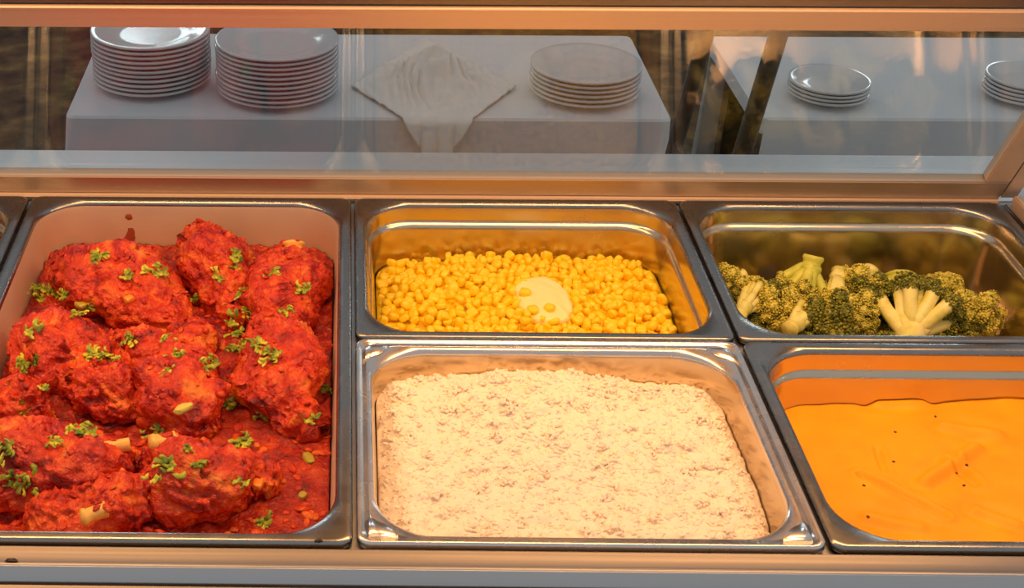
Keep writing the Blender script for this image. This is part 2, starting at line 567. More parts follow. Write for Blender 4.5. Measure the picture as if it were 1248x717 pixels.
PW, PF, PH = .325, .530, .2635
YB, YF, YM = -.1328, -.3990, -.266
pan_l = make_pan(-1.5 * P, YM, PW, PF, 'steel pan of dark stew next to the chicken, only its rim corner showing')
pan_c = make_pan(-.5 * P, YM, PW, PF, 'large full-length steel pan filled with chicken in red sauce', step=False, flange=.0125, basin='worn_pan')
pan_k = make_pan(.5 * P, YB, PW, PH, 'half-size steel pan holding the sweetcorn and butter')
pan_r = make_pan(.5 * P, YF, PW, PH, 'half-size steel pan with pressed rim corners holding the white rice', step=False, rimmat='rice_rim', emboss=True, flange=.014)
pan_b = make_pan(1.5 * P, YB, PW, PH, 'half-size steel pan holding the broccoli')
pan_m = make_pan(1.5 * P, YF, PW, PH, 'half-size steel pan holding the smooth orange puree')


def inset(step, z, flange=.012, depth=.1):
    """how far the inner wall stands in from the outer rim at height z"""
    if step:
        base = flange + (.0016 if z > -.021 else .0056)
    else:
        base = flange + .0016
    base += .0055 * min(max((-.03 - z) / (depth - .046), 0), 1)
    return base


def clamp_rr(x, y, hx, hy, r):
    ax, ay = abs(x), abs(y)
    sx, sy = (1 if x >= 0 else -1), (1 if y >= 0 else -1)
    if ax > hx - r and ay > hy - r:
        dx, dy = ax - (hx - r), ay - (hy - r)
        l = math.hypot(dx, dy)
        if l > r:
            dx, dy = dx * r / l, dy * r / l
            return sx * (hx - r + dx), sy * (hy - r + dy), True
        return x, y, False
    nx, ny = min(ax, hx), min(ay, hy)
    return sx * nx, sy * ny, (ax > hx or ay > hy)


def field(cx, cy, W, D, step, zavg, hfun, res, flange=.012, zb=-.0965, margin=.0012, y_min=None):
    """food surface that fills a pan: height field, its edge on the pan wall, sides down to the pan floor"""
    i0 = inset(step, zavg, flange) + margin
    hx, hy, r = W / 2 - i0, D / 2 - i0, .036
    nx, ny = int(2 * hx / res) + 3, int(2 * hy / res) + 3
    bm = bmesh.new()
    g = {}
    out = {}
    for i in range(nx):
        for j in range(ny):
            x, y = -hx - res + (2 * hx + 2 * res) * i / (nx - 1), -hy - res + (2 * hy + 2 * res) * j / (ny - 1)
            X, Y, o = clamp_rr(x, y, hx, hy, r)
            out[i, j] = o
            g[i, j] = bm.verts.new((cx + X, cy + Y, hfun(cx + X, cy + Y)))
    for i in range(nx - 1):
        for j in range(ny - 1):
            q = ((i, j), (i + 1, j), (i + 1, j + 1), (i, j + 1))
            if all(out[k] for k in q): continue
            bm.faces.new([g[k] for k in q])
    bmesh.ops.delete(bm, geom=[v for v in bm.verts if not v.link_faces], context='VERTS')
    bmesh.ops.remove_doubles(bm, verts=bm.verts[:], dist=res * .02)
    be = [e for e in bm.edges if e.is_boundary]
    ex = bmesh.ops.extrude_edge_only(bm, edges=be)
    sc = 1 - .02 / hx
    for v in ex['geom']:
        if isinstance(v, bmesh.types.BMVert):
            v.co = Vector((cx + (v.co.x - cx) * sc, cy + (v.co.y - cy) * sc, zb))
    return bm, hx, hy, r


def fr(p, s, o=3, h=1.0, l=2.0):
    return noise.fractal(Vector((p[0] * s, p[1] * s, p[2] * s)), h, l, o)


# ------------------------------------------------------------------ chicken in sauce
CXC = -.5 * P
def sauce_h(x, y):
    e = noise.noise(Vector((x * 14, y * 14, 3)))
    far = smoothstep(-.36, -.30, y) + (1 - smoothstep(-.13, -.08, x)) * .6
    far = min(far, 1)
    c = (.45 - abs(noise.noise(Vector((x * 55, y * 55, 7)))))
    return -.050 + .005 * e + (.002 + .006 * far) * c + .0022 * noise.noise(Vector((x * 120, y * 120, 2))) + .0010 * noise.noise(Vector((x * 300, y * 300, 2)))

bm, *_ = field(CXC, YM, PW, PF, False, -.052, sauce_h, .0021, .0125)
sauce = bm_mesh('tomato_sauce', bm, M['sauce'])
tag(sauce, 'thick red tomato sauce around the chicken pieces in the large pan', 'sauce', kind='stuff')


def lumpy(name, spine, mat, parent, seed, flat=.8, nu=130, nv=96, lump=.0062, mid=.0036, fine=.0013):
    """fleshy piece along a spine of (point, radius), rounded at both ends, knobbly all over"""
    pts = [p for p, r in spine]; rad = [r for p, r in spine]
    d = [0]
    for a, b_ in zip(pts, pts[1:]): d.append(d[-1] + (b_ - a).length)
    L = d[-1]
    a0, a1 = rad[0] * .9, rad[-1] * .9
    vs, fs = [], []
    sd = Vector((seed * 3.7, seed * 1.3, seed * 7.1))
    def samp(s):
        s = min(max(s, 0), L)
        k = 0
        while k < len(d) - 2 and s > d[k + 1]: k += 1
        t = (s - d[k]) / (d[k + 1] - d[k])
        p0, p1 = pts[max(k - 1, 0)], pts[k]; p2, p3 = pts[k + 1], pts[min(k + 2, len(pts) - 1)]
        q = .5 * ((2 * p1) + (p2 - p0) * t + (2 * p0 - 5 * p1 + 4 * p2 - p3) * t * t + (3 * p1 - p0 - 3 * p2 + p3) * t ** 3)
        tt = t * t * (3 - 2 * t)
        return q, rad[k] * (1 - tt) + rad[k + 1] * tt
    for i in range(nu + 1):
        f = i / nu
        s = -a0 + (L + a0 + a1) * (.5 - .5 * math.cos(math.pi * f)) * 1.0
        q, r = samp(s)
        q2, _ = samp(min(s + .004, L)); q1, _ = samp(max(s - .004, 0))
        t = (q2 - q1).normalized() if (q2 - q1).length > 1e-6 else Vector((1, 0, 0))
        ext = 0
        if s < 0:
            ext = s; k = s / a0; r = rad[0] * math.sqrt(max(1 - k * k, 0))
        if s > L:
            ext = s - L; k = (s - L) / a1; r = rad[-1] * math.sqrt(max(1 - k * k, 0))
        c = q + t * ext
        A = Vector((0, 0, 1)).cross(t)
        if A.length < .05: A = Vector((1, 0, 0))
        A.normalize(); B = t.cross(A)
        for k in range(nv):
            th = 2 * math.pi * k / nv
            n = A * math.cos(th) + B * math.sin(th) * flat
            p = c + n * r
            nn = (p - c); 
            nn = nn.normalized() if nn.length > 1e-6 else t * (1 if ext > 0 else -1)
            w1 = p + sd
            dsp = lump * noise.noise(w1 * 26) * 1.7 + lump * noise.noise(w1 * 55) + mid * (.6 - 2 * abs(noise.noise(w1 * 85))) + mid * .75 * (1 - 2.4 * abs(noise.noise(w1 * 150))) + fine * 1.4 * noise.noise(w1 * 300)
            vs.append(p + nn * dsp * min(1, r / .006))
    for i in range(nu):
        for k in range(nv):
            fs.append((i * nv + k, i * nv + (k + 1) % nv, (i + 1) * nv + (k + 1) % nv, (i + 1) * nv + k))
    return mesh(name, vs, fs, mat, parent)


# (u, v) is where the spine shows in the photograph, z its height, r its radius
CH = [
    ('broad chicken thigh in red sauce by the pan corner next to the dark stew', [(92, 338, -.036, .026), (128, 345, -.030, .036), (168, 362, -.032, .034), (205, 385, -.038, .022)], []),
    ('chicken piece piled highest against the wall of the pan with the sauce drip', [(248, 300, -.030, .020), (262, 322, -.026, .031), (276, 352, -.038, .026), (284, 385, -.045, .018)], []),
    ('chicken piece with an orange bone end poking up near the corn pan', [(352, 322, -.034, .020), (350, 348, -.030, .031), (336, 382, -.036, .028), (322, 402, -.045, .018)], [((358, 293, -.010), (358, 318, -.026), .0095)]),
    ('plump chicken thigh in red sauce at the side of the pan near the dark stew', [(10, 440, -.036, .030), (55, 432, -.031, .034), (100, 440, -.033, .030), (140, 452, -.041, .018)], []),
    ('chicken drumstick in the middle of the pan with a knobbly upright end', [(232, 405, -.036, .012), (222, 436, -.034, .021), (212, 470, -.031, .030), (235, 502, -.036, .026), (250, 520, -.045, .014)], []),
    ('long chicken leg lying along the corn and rice side, thin end in the sauce', [(330, 420, -.038, .024), (342, 448, -.033, .032), (345, 482, -.034, .027), (364, 508, -.040, .015), (380, 530, -.048, .007)], []),
    ('rounded chicken joint in red sauce between the thigh and the middle drumstick', [(118, 468, -.038, .022), (140, 482, -.035, .025), (160, 492, -.041, .017)], []),
    ('small chicken piece in red sauce at the side wall below the plump thigh', [(-22, 500, -.038, .020), (8, 492, -.036, .022), (38, 505, -.042, .016)], []),
    ('big chicken quarter in red sauce in the front corner beside two bones', [(-5, 560, -.036, .030), (45, 570, -.032, .034), (95, 572, -.034, .030), (140, 565, -.040, .018), (160, 562, -.044, .012)], []),
    ('chicken drumstick near the front rim with a yellow bone lying behind it', [(196, 570, -.040, .018), (225, 588, -.034, .030), (262, 588, -.033, .028), (300, 580, -.037, .017), (326, 584, -.041, .011)],
     [((118, 548, -.020), (158, 541, -.020), .0055), ((182, 542, -.017), (214, 536, -.019), .0070)]),
    ('chicken wing end in red sauce against the front rim with a tan bone tip', [(60, 630, -.040, .018), (105, 628, -.039, .020), (150, 612, -.039, .020), (180, 600, -.042, .014)], [((98, 632, -.018), (130, 621, -.017), .006)]),
    ('chicken piece sunk in the sauce behind the middle drumstick', [(150, 425, -.040, .018), (175, 432, -.038, .022), (200, 425, -.043, .016)], []),
]
chk = []
for i, (lab, sp, bones) in enumerate(CH):
    pts = [(at(u, v, z), r * 1.16) for u, v, z, r in sp]
    for p, r in pts:
        p.x = min(max(p.x, -P + .024 + r), -.022 - r * .9)
        p.y = min(max(p.y, -.530 + .022 + r * .9), -.022 - r * .8)
    base = sum((p for p, r in pts), Vector()) / len(pts)
    root = empty('chicken_piece', (base.x, base.y, -.09), lab, 'chicken', 'chicken pieces in the red sauce')
    o = lumpy('meat', pts, M['chicken'], root, i + 1)
    chk.append(o)
    for a, c, r in bones:
        A, B = at(*a), at(*c)
        n = 12
        path = [A.lerp(B, k / (n - 1)) for k in range(n)]
        rad = [r * (.55 if k in (0,) else 1.15 if k < 3 else .95 if k < 8 else 1.) for k in range(n)]
        v_, f_ = sweep(path, rad, 12)
        v_ = [v + .0012 * Vector((noise.noise(v * 150), noise.noise(v * 150 + Vector((9, 0, 0))), noise.noise(v * 150 + Vector((0, 9, 0))))) for v in v_]
        bo = mesh('bone', v_, f_, M['bone'], root)
        bo['label'] = 'yellow cooked bone end'
        chk.append(bo)

bpy.context.view_layer.update()
def bvh_of(objs):
    V, F = [], []
    for o in objs:
        k = len(V)
        mw = o.matrix_world
        V += [mw @ v.co for v in o.data.vertices]
        F += [tuple(i + k for i in p.vertices) for p in o.data.polygons]
    return BVHTree.FromPolygons(V, F)

chb = bvh_of(chk + [sauce])

# soft tomato and onion bits all over the meat, part of the sauce
ib = bmesh.new(); bmesh.ops.create_icosphere(ib, subdivisions=2, radius=1)
BV = [v.co.copy() for v in ib.verts]; BF = [tuple(v.index for v in f.verts) for f in ib.faces]; ib.free()
bits = MB()
n_ = 0
while n_ < 900:
    x, y = random.uniform(-P + .022, -.020), random.uniform(-.508, -.022)
    h, n, _, _ = chb.ray_cast(Vector((x, y, .1)), Vector((0, 0, -1)))
    n_ += 1
    if h is None or n.z < .2: continue
    q = n.to_track_quat('Z', 'Y').to_matrix() @ Matrix.Rotation(random.uniform(0, 6.3), 3, 'Z')
    a = random.uniform(.0016, .0038); sx, sy, sz = a * random.uniform(1, 1.9), a, a * random.uniform(.35, .6)
    sd = Vector((n_ * 1.37, 0, 0))
    bits.add([h + q @ Vector((v.x * sx * (1 + .4 * noise.noise(v * 1.3 + sd)), v.y * sy * (1 + .4 * noise.noise(v * 1.7 + sd)), v.z * sz)) for v in BV], BF)
me = sauce.data
v0 = [tuple(v.co) for v in me.vertices]; f0 = [tuple(p.vertices) for p in me.polygons]
k_ = len(v0)
nm = bpy.data.meshes.new('tomato_sauce')
nm.from_pydata(v0 + bits.v, [], f0 + [tuple(i + k_ for i in f) for f in bits.f])
nm.update()
nm.polygons.foreach_set('use_smooth', [True] * len(nm.polygons))
nm.materials.append(M['sauce']); nm.materials.append(M['chicken'])
nm.polygons.foreach_set('material_index', [0] * len(f0) + [1] * len(bits.f))
sauce.data = nm

# parsley sprigs: curled leaflets on short stalks, six shapes
def sprig_mesh(k):
    rs = random.Random(100 + k)
    mb = MB()
    for _ in range(rs.choice((9, 12, 15))):
        a = rs.uniform(0, 2 * math.pi); el = rs.uniform(.05, .9)
        L = rs.uniform(.0035, .0075); wd = rs.uniform(.0009, .0019)
        o = Vector((rs.gauss(0, .0022), rs.gauss(0, .0022), rs.uniform(.0002, .0016)))
        dr = Vector((math.cos(a) * math.cos(el), math.sin(a) * math.cos(el), math.sin(el)))
        sd = Vector((-math.sin(a), math.cos(a), 0))
        n = dr.cross(sd) * -1
        vs = []
        for i in range(5):
            t = i / 4
            c = o + dr * (L * t) - Vector((0, 0, 1)) * (.0035 * t * t * el) + sd * (.0012 * math.sin(t * 4 + a))
            ww = wd * (.35 + 1.5 * t * (1.15 - t)) * (1.25 if i % 2 else .8)
            vs += [c - sd * ww + n * .0007, c - n * .0003, c + sd * ww + n * .0007]
            
        fs = []
        for i in range(4):
            for j in range(2):
                q = i * 3 + j
                fs.append((q, q + 1, q + 4, q + 3))
        m_ = len(vs)
        vs += [v - n * .00035 for v in vs]
        fs += [tuple(i + m_ for i in f[::-1]) for f in fs]
        mb.add(vs, fs)
    me = bpy.data.meshes.new('parsley_sprig')
    me.from_pydata(mb.v, [], mb.f)
    me.update()
    me.polygons.foreach_set('use_smooth', [True] * len(me.polygons))
    me.materials.append(M['parsley'])
    return me

SPR = [sprig_mesh(k) for k in range(6)]
PS = [(88, 292), (122, 315), (152, 335), (190, 332), (286, 322), (284, 312), (330, 336), (296, 355), (290, 362), (266, 336), (352, 380), (44, 355), (47, 364), (79, 357), (66, 362), (93, 385),
      (39, 401), (300, 382), (296, 420), (288, 428), (324, 427), (330, 436), (252, 443), (125, 436), (112, 434), (32, 445), (48, 440), (159, 415), (206, 413), (217, 433), (206, 452), (109, 375), (238, 362),
      (368, 353), (282, 389), (290, 406), (30, 506), (33, 495), (52, 472), (102, 528), (92, 524), (192, 528), (298, 542), (290, 540), (244, 566), (8, 550), (10, 586), (32, 590), (320, 506), (320, 636),
      (396, 478), (410, 480), (378, 512), (200, 570), (64, 539), (274, 492), (228, 550), (256, 442), (294, 590), (136, 441), (60, 356), (312, 424), (24, 450)]
for i, (u, v) in enumerate(PS):
    h, n, _, _ = chb.ray_cast(CAM, ray(u, v))
    if h is None: continue
    o = bpy.data.objects.new('parsley_sprig', SPR[i % 6])
    z = (n * .6 + Vector((0, 0, .4))).normalized()
    q = z.to_track_quat('Z', 'Y').to_matrix() @ Matrix.Rotation(random.uniform(0, 6.28), 3, 'Z')
    s = random.uniform(1.0, 1.6)
    o.matrix_world = Matrix.Translation(h + n * .0002) @ (q * s).to_4x4()
    col.objects.link(o)
    tag(o, 'small curly sprig of chopped green parsley lying on the chicken stew', 'parsley', 'parsley scattered over the chicken')


def chunk(name, u, v, size, mat, label, cat, bvh, group=None, seed=0, sink=.3):
    h, n, _, _ = bvh.ray_cast(CAM, ray(u, v))
    if h is None: return
    bm = bmesh.new()
    bmesh.ops.create_icosphere(bm, subdivisions=3, radius=1)
    rs = random.Random(seed)
    rot = Matrix.Rotation(rs.uniform(0, 3.1), 3, 'Z')
    for vv in bm.verts:
        p = vv.co.copy()
        p = Vector((math.copysign(abs(p.x) ** .6, p.x), math.copysign(abs(p.y) ** .6, p.y), math.copysign(abs(p.z) ** .6, p.z)))
        p *= 1 + .22 * noise.noise(vv.co * 1.7 + Vector((seed * 5.1, 0, 0)))
        vv.co = rot @ Vector((p.x * size[0], p.y * size[1], p.z * size[2]))
        vv.co += h + n * size[2] * (1 - sink * 2)
    o = bm_mesh(name, bm, mat)
    return tag(o, label, cat, group)

chunk('onion_piece', 224, 498, (.0085, .0038, .003), M['onion'], 'pale green onion piece on the middle drumstick', 'vegetable', chb, None, 3)
chunk('carrot_piece', 157, 365, (.005, .004, .003), M['carrot'], 'small orange carrot cube on the broad thigh', 'vegetable', chb, None, 4)
chunk('pepper_piece', 376, 560, (.007, .004, .0025), M['pepper'], 'olive green pepper piece in the bare sauce by the rice pan', 'vegetable', chb, None, 5)
chunk('pepper_piece', 98, 371, (.006, .004, .003), M['pepper'], 'olive green pepper piece on the broad thigh', 'vegetable', chb, None, 6)
chunk('pepper_piece', 368, 605, (.004, .003, .002), M['pepper'], 'tiny olive pepper bit in the sauce at the front corner', 'vegetable', chb, None, 7)
chunk('tomato_piece', 255, 573, (.006, .004, .002), M['sauce'], 'red tomato chunk on the drumstick near the front rim', 'vegetable', chb, None, 8)
chunk('carrot_piece', 315, 590, (.006, .004, .003), M['carrot'], 'orange carrot bit by the thin end of the front drumstick', 'vegetable', chb, None, 9)

# sauce drips on the back wall of the chicken pan
pb = bvh_of([c for c in pan_c.children])
for (u0, v0, v1, wd, lab) in ((157, 261, 268, .0035, 'small brown sauce spot on the pan wall'), (159, 278, 301, .0045, 'long red sauce drip running down the pan wall')):
    bm = bmesh.new()
    rows = []
    for i in range(9):
        t = i / 8
        ww = wd * (.55 + .45 * math.sin(math.pi * t)) * (1 + .4 * noise.noise(Vector((t * 5, u0, 0))))
        row = []
        for j in range(5):
            uu = u0 + (j - 2) / 2 * ww * 1250 + 1.5 * noise.noise(Vector((t * 3, u0, 4)))
            h, n, _, _ = pb.ray_cast(CAM, ray(uu, v0 + (v1 - v0) * t))
            if n.dot(ray(uu, v0)) > 0: n = -n
            row.append(bm.verts.new(h + n * (.0002 + .0010 * math.sin(math.pi * (t * .9 + .05)) * (1 - (j - 2) ** 2 / 4.2))))
        rows.append(row)
    for a, c in zip(rows, rows[1:]):
        for j in range(4): bm.faces.new((a[j], a[j + 1], c[j + 1], c[j]))
    tag(bm_mesh('sauce_drip', bm, M['stain']), lab, 'sauce drip')

bm, *_ = field(-1.5 * P, YM, PW, PF, True, -.055, lambda x, y: -.055 + .004 * noise.noise(Vector((x * 30, y * 30, 1))) + .003 * noise.noise(Vector((x * 90, y * 90, 1))), .005)
tag(bm_mesh('dark_stew', bm, M['stew']), 'dark red stew in the neighbouring pan, mirrored in the glass guard', 'stew', kind='stuff')

# ------------------------------------------------------------------ sweetcorn with butter
CXK = .5 * P
def corn_h(x, y):
    dx = (x - CXK) / .15
    return -.060 + .010 * math.exp(-((x - CXK + .01) / .08) ** 2 - ((y + .075) / .07) ** 2) + .004 * noise.noise(Vector((x * 22, y * 22, 5))) + .003 * dx

bm, chx, chy, crr = field(CXK, YB, PW, PH, True, -.062, lambda x, y: corn_h(x, y) - .0025, .004)
me = bpy.data.meshes.new('corn_bed'); bm.to_mesh(me); bm.free()
bedV = [tuple(v.co) for v in me.vertices]; bedF = [tuple(p.vertices) for p in me.polygons]


def kernel(seed):
    rs = random.Random(seed)
    bm = bmesh.new()
    bmesh.ops.create_cube(bm, size=2)
    bmesh.ops.subdivide_edges(bm, edges=bm.edges[:], cuts=3, use_grid_fill=True)
    a, b_, c = .0060 * rs.uniform(.88, 1.12), .0054 * rs.uniform(.88, 1.12), .0038 * rs.uniform(.9, 1.15)
    tp = rs.uniform(.25, .5)
    for v in bm.verts:
        s = v.co.normalized()
        p = s * .55 + v.co * .45 * .8
        k = 1 - tp * max(0, -p.x) ** 1.2
        dent = 1 - .16 * math.exp(-((p.y / .45) ** 2 + (p.z / .45) ** 2)) * (p.x > .5)
        v.co = Vector((p.x * a * dent, p.y * b_ * k, p.z * c * (k * .6 + .4)))
    me = bpy.data.meshes.new('corn_kernel'); bm.to_mesh(me); bm.free()
    me.polygons.foreach_set('use_smooth', [True] * len(me.polygons))
    me.materials.append(M['corn'])
    return me

KER = [kernel(s) for s in range(5)]
pts = []
cellk = {}
MIN = .0076
tries = 0
while tries < 26000:
    tries += 1
    x = CXK + random.uniform(-chx + .0050, chx - .0050); y = YB + random.uniform(-chy + .0050, chy - .0050)
    X, Y, o = clamp_rr(x - CXK, y - YB, chx - .0050, chy - .0050, crr)
    if o: continue
    k = (int(x / MIN), int(y / MIN))
    if any((x - a) ** 2 + (y - c) ** 2 < MIN * MIN for i in (-1, 0, 1) for j in (-1, 0, 1) for a, c in cellk.get((k[0] + i, k[1] + j), ())): continue
    cellk.setdefault(k, []).append((x, y))
    pts.append((x, y, corn_h(x, y) + random.uniform(-.003, .0028)))
extra = random.sample(pts, 130)
pts += [(x + random.gauss(0, .002), y + random.gauss(0, .002), z + .005) for x, y, z in extra if abs(x - CXK) < chx - .012 and abs(y - YB) < chy - .012]
ubut, vbut = 662, 362
bc = at(ubut, vbut, -.046)
bc.z = corn_h(bc.x, bc.y)
pts = [p for p in pts if not (((p[0] - bc.x) / .023) ** 2 + ((p[1] - bc.y) / .027) ** 2 < 1 and p[2] > bc.z - .004)]
# which of them show: in front of nothing higher, not hidden by the front rim
def shows(p):
    d = (CAM - Vector(p)).normalized()
    s = (p[1] + .2505) / -d.y                 # reach the front rim edge
    return p[2] + d.z * s > -.001
vis = [p for p in pts if shows(p)]
hid = [p for p in pts if not shows(p)]
vis.sort(key=lambda p: (Vector(p) - CAM).length - p[2] * 6)
solo, rest = vis[:300], vis[300:] + hid
mats = []
def rnd_rot(): 
    from mathutils import Quaternion
    return Quaternion((random.gauss(0, 1), random.gauss(0, 1), random.gauss(0, 1), random.gauss(0, 1))).normalized().to_matrix()
for i, p in enumerate(solo):
    o = bpy.data.objects.new('corn_kernel', KER[i % 5])
    o.matrix_world = Matrix.Translation(Vector(p)) @ (rnd_rot() * random.uniform(.92, 1.12)).to_4x4()
    col.objects.link(o)
    tag(o, 'single yellow sweetcorn kernel in the heap of corn', 'corn kernel', 'sweetcorn kernels in the corn pan')
mb = MB()
mb.add(bedV, bedF)
kd = [([v.co.copy() for v in k.vertices], [tuple(f.vertices) for f in k.polygons]) for k in KER]
for i, p in enumerate(rest):
    R_ = rnd_rot() * random.uniform(.92, 1.12)
    v_, f_ = kd[i % 5]
    mb.add([R_ @ v + Vector(p) for v in v_], f_)
tag(mb.build('sweetcorn', M['corn']), 'heap of yellow sweetcorn that fills the pan around the butter', 'sweetcorn', kind='stuff')

# butter: soft slab with torn edges
bm = bmesh.new()
bmesh.ops.create_icosphere(bm, subdivisions=5, radius=1)
for v in bm.verts:
    p = v.co.copy()
    an = math.atan2(p.y, p.x)
    rim = 1 + .13 * noise.noise(Vector((math.cos(an) * 2.2, math.sin(an) * 2.2, 3))) + .05 * noise.noise(Vector((math.cos(an) * 7, math.sin(an) * 7, 3)))
    q = Vector((math.copysign(abs(p.x) ** .75, p.x) * .0255 * rim, math.copysign(abs(p.y) ** .75, p.y) * .036 * rim, math.copysign(abs(p.z) ** .6, p.z) * .0062))
    sk = .006 * p.y
    q.x += -.10 * q.y
    q.z += .0016 * noise.noise(Vector((q.x * 90, q.y * 90, 0))) * (p.z > 0) + sk * .6
    v.co = q + Vector((bc.x, bc.y, bc.z + .0042))
butter = tag(bm_mesh('butter_pat', bm, M['butter']), 'pale yellow slab of butter melting on the sweetcorn', 'butter')
bpy.context.view_layer.update()
bb = bvh_of([butter])
for i, (u, v) in enumerate(((640, 358), (669, 377), (650, 379))):
    h, n, _, _ = bb.ray_cast(CAM, ray(u, v))
    if h is None: continue
    o = bpy.data.objects.new('corn_kernel', KER[i % 5])
    o.matrix_world = Matrix.Translation(h + n * .0012) @ Matrix.Rotation(random.uniform(0, 3), 4, 'Z')
    col.objects.link(o)
    tag(o, 'yellow sweetcorn kernel stuck on top of the butter', 'corn kernel', 'kernels stuck to the butter')

# ------------------------------------------------------------------ rice
def blob(x, y, s_):
    d = noise.voronoi(Vector((x * s_, y * s_, 2.5)))[0][0]
    return .5 - min(d, 1.1) ** 2

def rice_h(x, y):
    dx = (x - CXK)
    e = min(.150 - abs(dx), .118 - abs(y - YF))
    edge = -.016 * (1 - smoothstep(0, .03, e))
    n = noise.noise(Vector((x * 17, y * 17, 8))) * .005
    l = blob(x, y, 46) * .0055 + blob(x + 3, y, 110) * .0026 - .0030 * smoothstep(.32, .55, noise.noise(Vector((x * 85, y * 85, 9)))) + noise.noise(Vector((x * 260, y * 260, 1))) * .0014
    heap = .018 * math.exp(-((dx + .02) / .10) ** 2) * smoothstep(-.46, -.33, y)
    return -.029 + edge * .8 + n + l + heap

bm, rhx, rhy, rrr = field(CXK, YF, PW, PH, False, -.035, rice_h, .0016, .014)
me = bpy.data.meshes.new('rb'); bm.to_mesh(me); bm.free()
mb = MB()
mb.add([tuple(v.co) for v in me.vertices], [tuple(p.vertices) for p in me.polygons])
# a grain: 6 x 4 slender ellipsoid
gv, gf = [], []
for i in range(5):
    t = -1 + 2 * i / 4
    rr_ = [.25, .85, 1, .85, .25][i]
    for k in range(5):
        a = 2 * math.pi * k / 5
        gv.append((t * .0026, math.cos(a) * .00135 * rr_, math.sin(a) * .00135 * rr_))
for i in range(4):
    for k in range(5): gf.append((i * 5 + k, i * 5 + (k + 1) % 5, (i + 1) * 5 + (k + 1) % 5, (i + 1) * 5 + k))
gf += [(4, 3, 2, 1, 0), (20, 21, 22, 23, 24)]
gv = np.array(gv)
NG = 6000
cnt = 0
allv = []; allf = []
base = len(mb.v)
while cnt < NG:
    x = CXK + random.uniform(-rhx + .003, rhx - .003); y = YF + random.uniform(-rhy + .003, rhy - .003)
    if clamp_rr(x - CXK, y - YF, rhx - .003, rhy - .003, rrr)[2]: continue
    z = rice_h(x, y) + random.uniform(-.0014, -.0002)
    a, el = random.uniform(0, 6.28), random.gauss(0, .17)
    ca, sa, ce, se = math.cos(a), math.sin(a), math.cos(el), math.sin(el)
    Rm = np.array([[ca * ce, -sa, ca * se], [sa * ce, ca, sa * se], [-se, 0, ce]])
    allv.append((gv * random.uniform(.75, 1.15)) @ Rm.T + np.array([x, y, z]))
    cnt += 1
for _ in range(300):                       # clumps of grains sitting proud of the mound
    qx = CXK + random.uniform(-rhx + .012, rhx - .012)
    qy = YF + (random.uniform(-rhy + .012, rhy - .012) if _ % 3 else rhy - .012 - abs(random.gauss(0, .02)))
    if clamp_rr(qx - CXK, qy - YF, rhx - .012, rhy - .012, rrr)[2]: continue
    ch_ = random.uniform(.0010, .0036) + (.0025 if _ % 9 == 0 else 0)
    for k in range(16):
        dx_, dy_ = random.gauss(0, .0026), random.gauss(0, .0026)
        z = rice_h(qx, qy) + ch_ * math.exp(-(dx_ * dx_ + dy_ * dy_) / .00002) * random.uniform(.1, 1) - .0006
        a, el = random.uniform(0, 6.28), random.gauss(0, .2)
        ca, sa, ce, se = math.cos(a), math.sin(a), math.cos(el), math.sin(el)
        Rm = np.array([[ca * ce, -sa, ca * se], [sa * ce, ca, sa * se], [-se, 0, ce]])
        allv.append((gv * random.uniform(.8, 1.2)) @ Rm.T + np.array([qx + dx_, qy + dy_, z]))
NG = len(allv)
V = np.concatenate(allv)
verts = mb.v + [tuple(v) for v in V.tolist()]
faces = mb.f + [tuple(i + base + k * 25 for i in f) for k in range(NG) for f in gf]
tag(mesh('boiled_rice', verts, faces, M['rice']), 'mound of sticky white boiled rice filling its pan', 'rice', kind='stuff')

# ------------------------------------------------------------------ orange puree
CXM = 1.5 * P
SW = [((1050, 575), (1150, 628), .0035, -.0030), ((1128, 585), (1190, 545), .006, .0030), ((1070, 545), (1078, 570), .003, -.002), ((1160, 560), (1188, 590), .004, -.0025),
      ((1190, 620), (1240, 640), .005, .002), ((1150, 520), (1215, 530), .006, .002), ((1060, 625), (1120, 640), .006, .002), ((1070, 487), (1120, 487), .007, .0028)]
SWW = [(at(*a, -.048).to_2d(), at(*c, -.048).to_2d(), wd, h) for a, c, wd, h in SW]
def mash_h(x, y):
    z = -.0475 + .0022 * noise.noise(Vector((x * 20, y * 20, 4))) + .0016 * noise.noise(Vector((x * 45, y * 45, 4)))
    p = Vector((x, y))
    for a, c, wd, h in SWW:
        ab_ = c - a
        t = min(max((p - a).dot(ab_) / ab_.length_squared, 0), 1)
        d = (p - (a + ab_ * t)).length
        z += 1.7 * h * math.exp(-(d / wd) ** 2) * (1 - .3 * t)
        z -= h * .9 * math.exp(-((d - wd * 1.6) / wd) ** 2)
    z += .004 * smoothstep(-.30, -.275, y) * noise.noise(Vector((x * 30, 0, 0))) + .045 * (x - CXM)
    return z

bm, *_ = field(CXM, YF, PW, PH, True, -.048, mash_h, .0022)
mash = tag(bm_mesh('orange_puree', bm, M['mash']), 'smooth orange vegetable puree with spoon marks filling its pan', 'puree', kind='stuff')
mhb = bvh_of([mash])
for i, (u, v) in enumerate(((1178, 567), (1175, 592), (1165, 577), (1089, 563), (1053, 592), (1140, 508), (1091, 527), (1058, 630))):
    chunk('pepper_speck', u, v, (.0012, .0009, .0006), M['speck'], 'tiny dark speck of pepper on the orange puree', 'pepper speck', mhb, 'pepper specks on the puree', 20 + i, 0.4)

# ------------------------------------------------------------------ broccoli
ico = bmesh.new(); bmesh.ops.create_icosphere(ico, subdivisions=1, radius=1)
IV = [v.co.copy() for v in ico.verts]; ICF = [tuple(v.index for v in f.verts) for f in ico.faces]; ico.free()


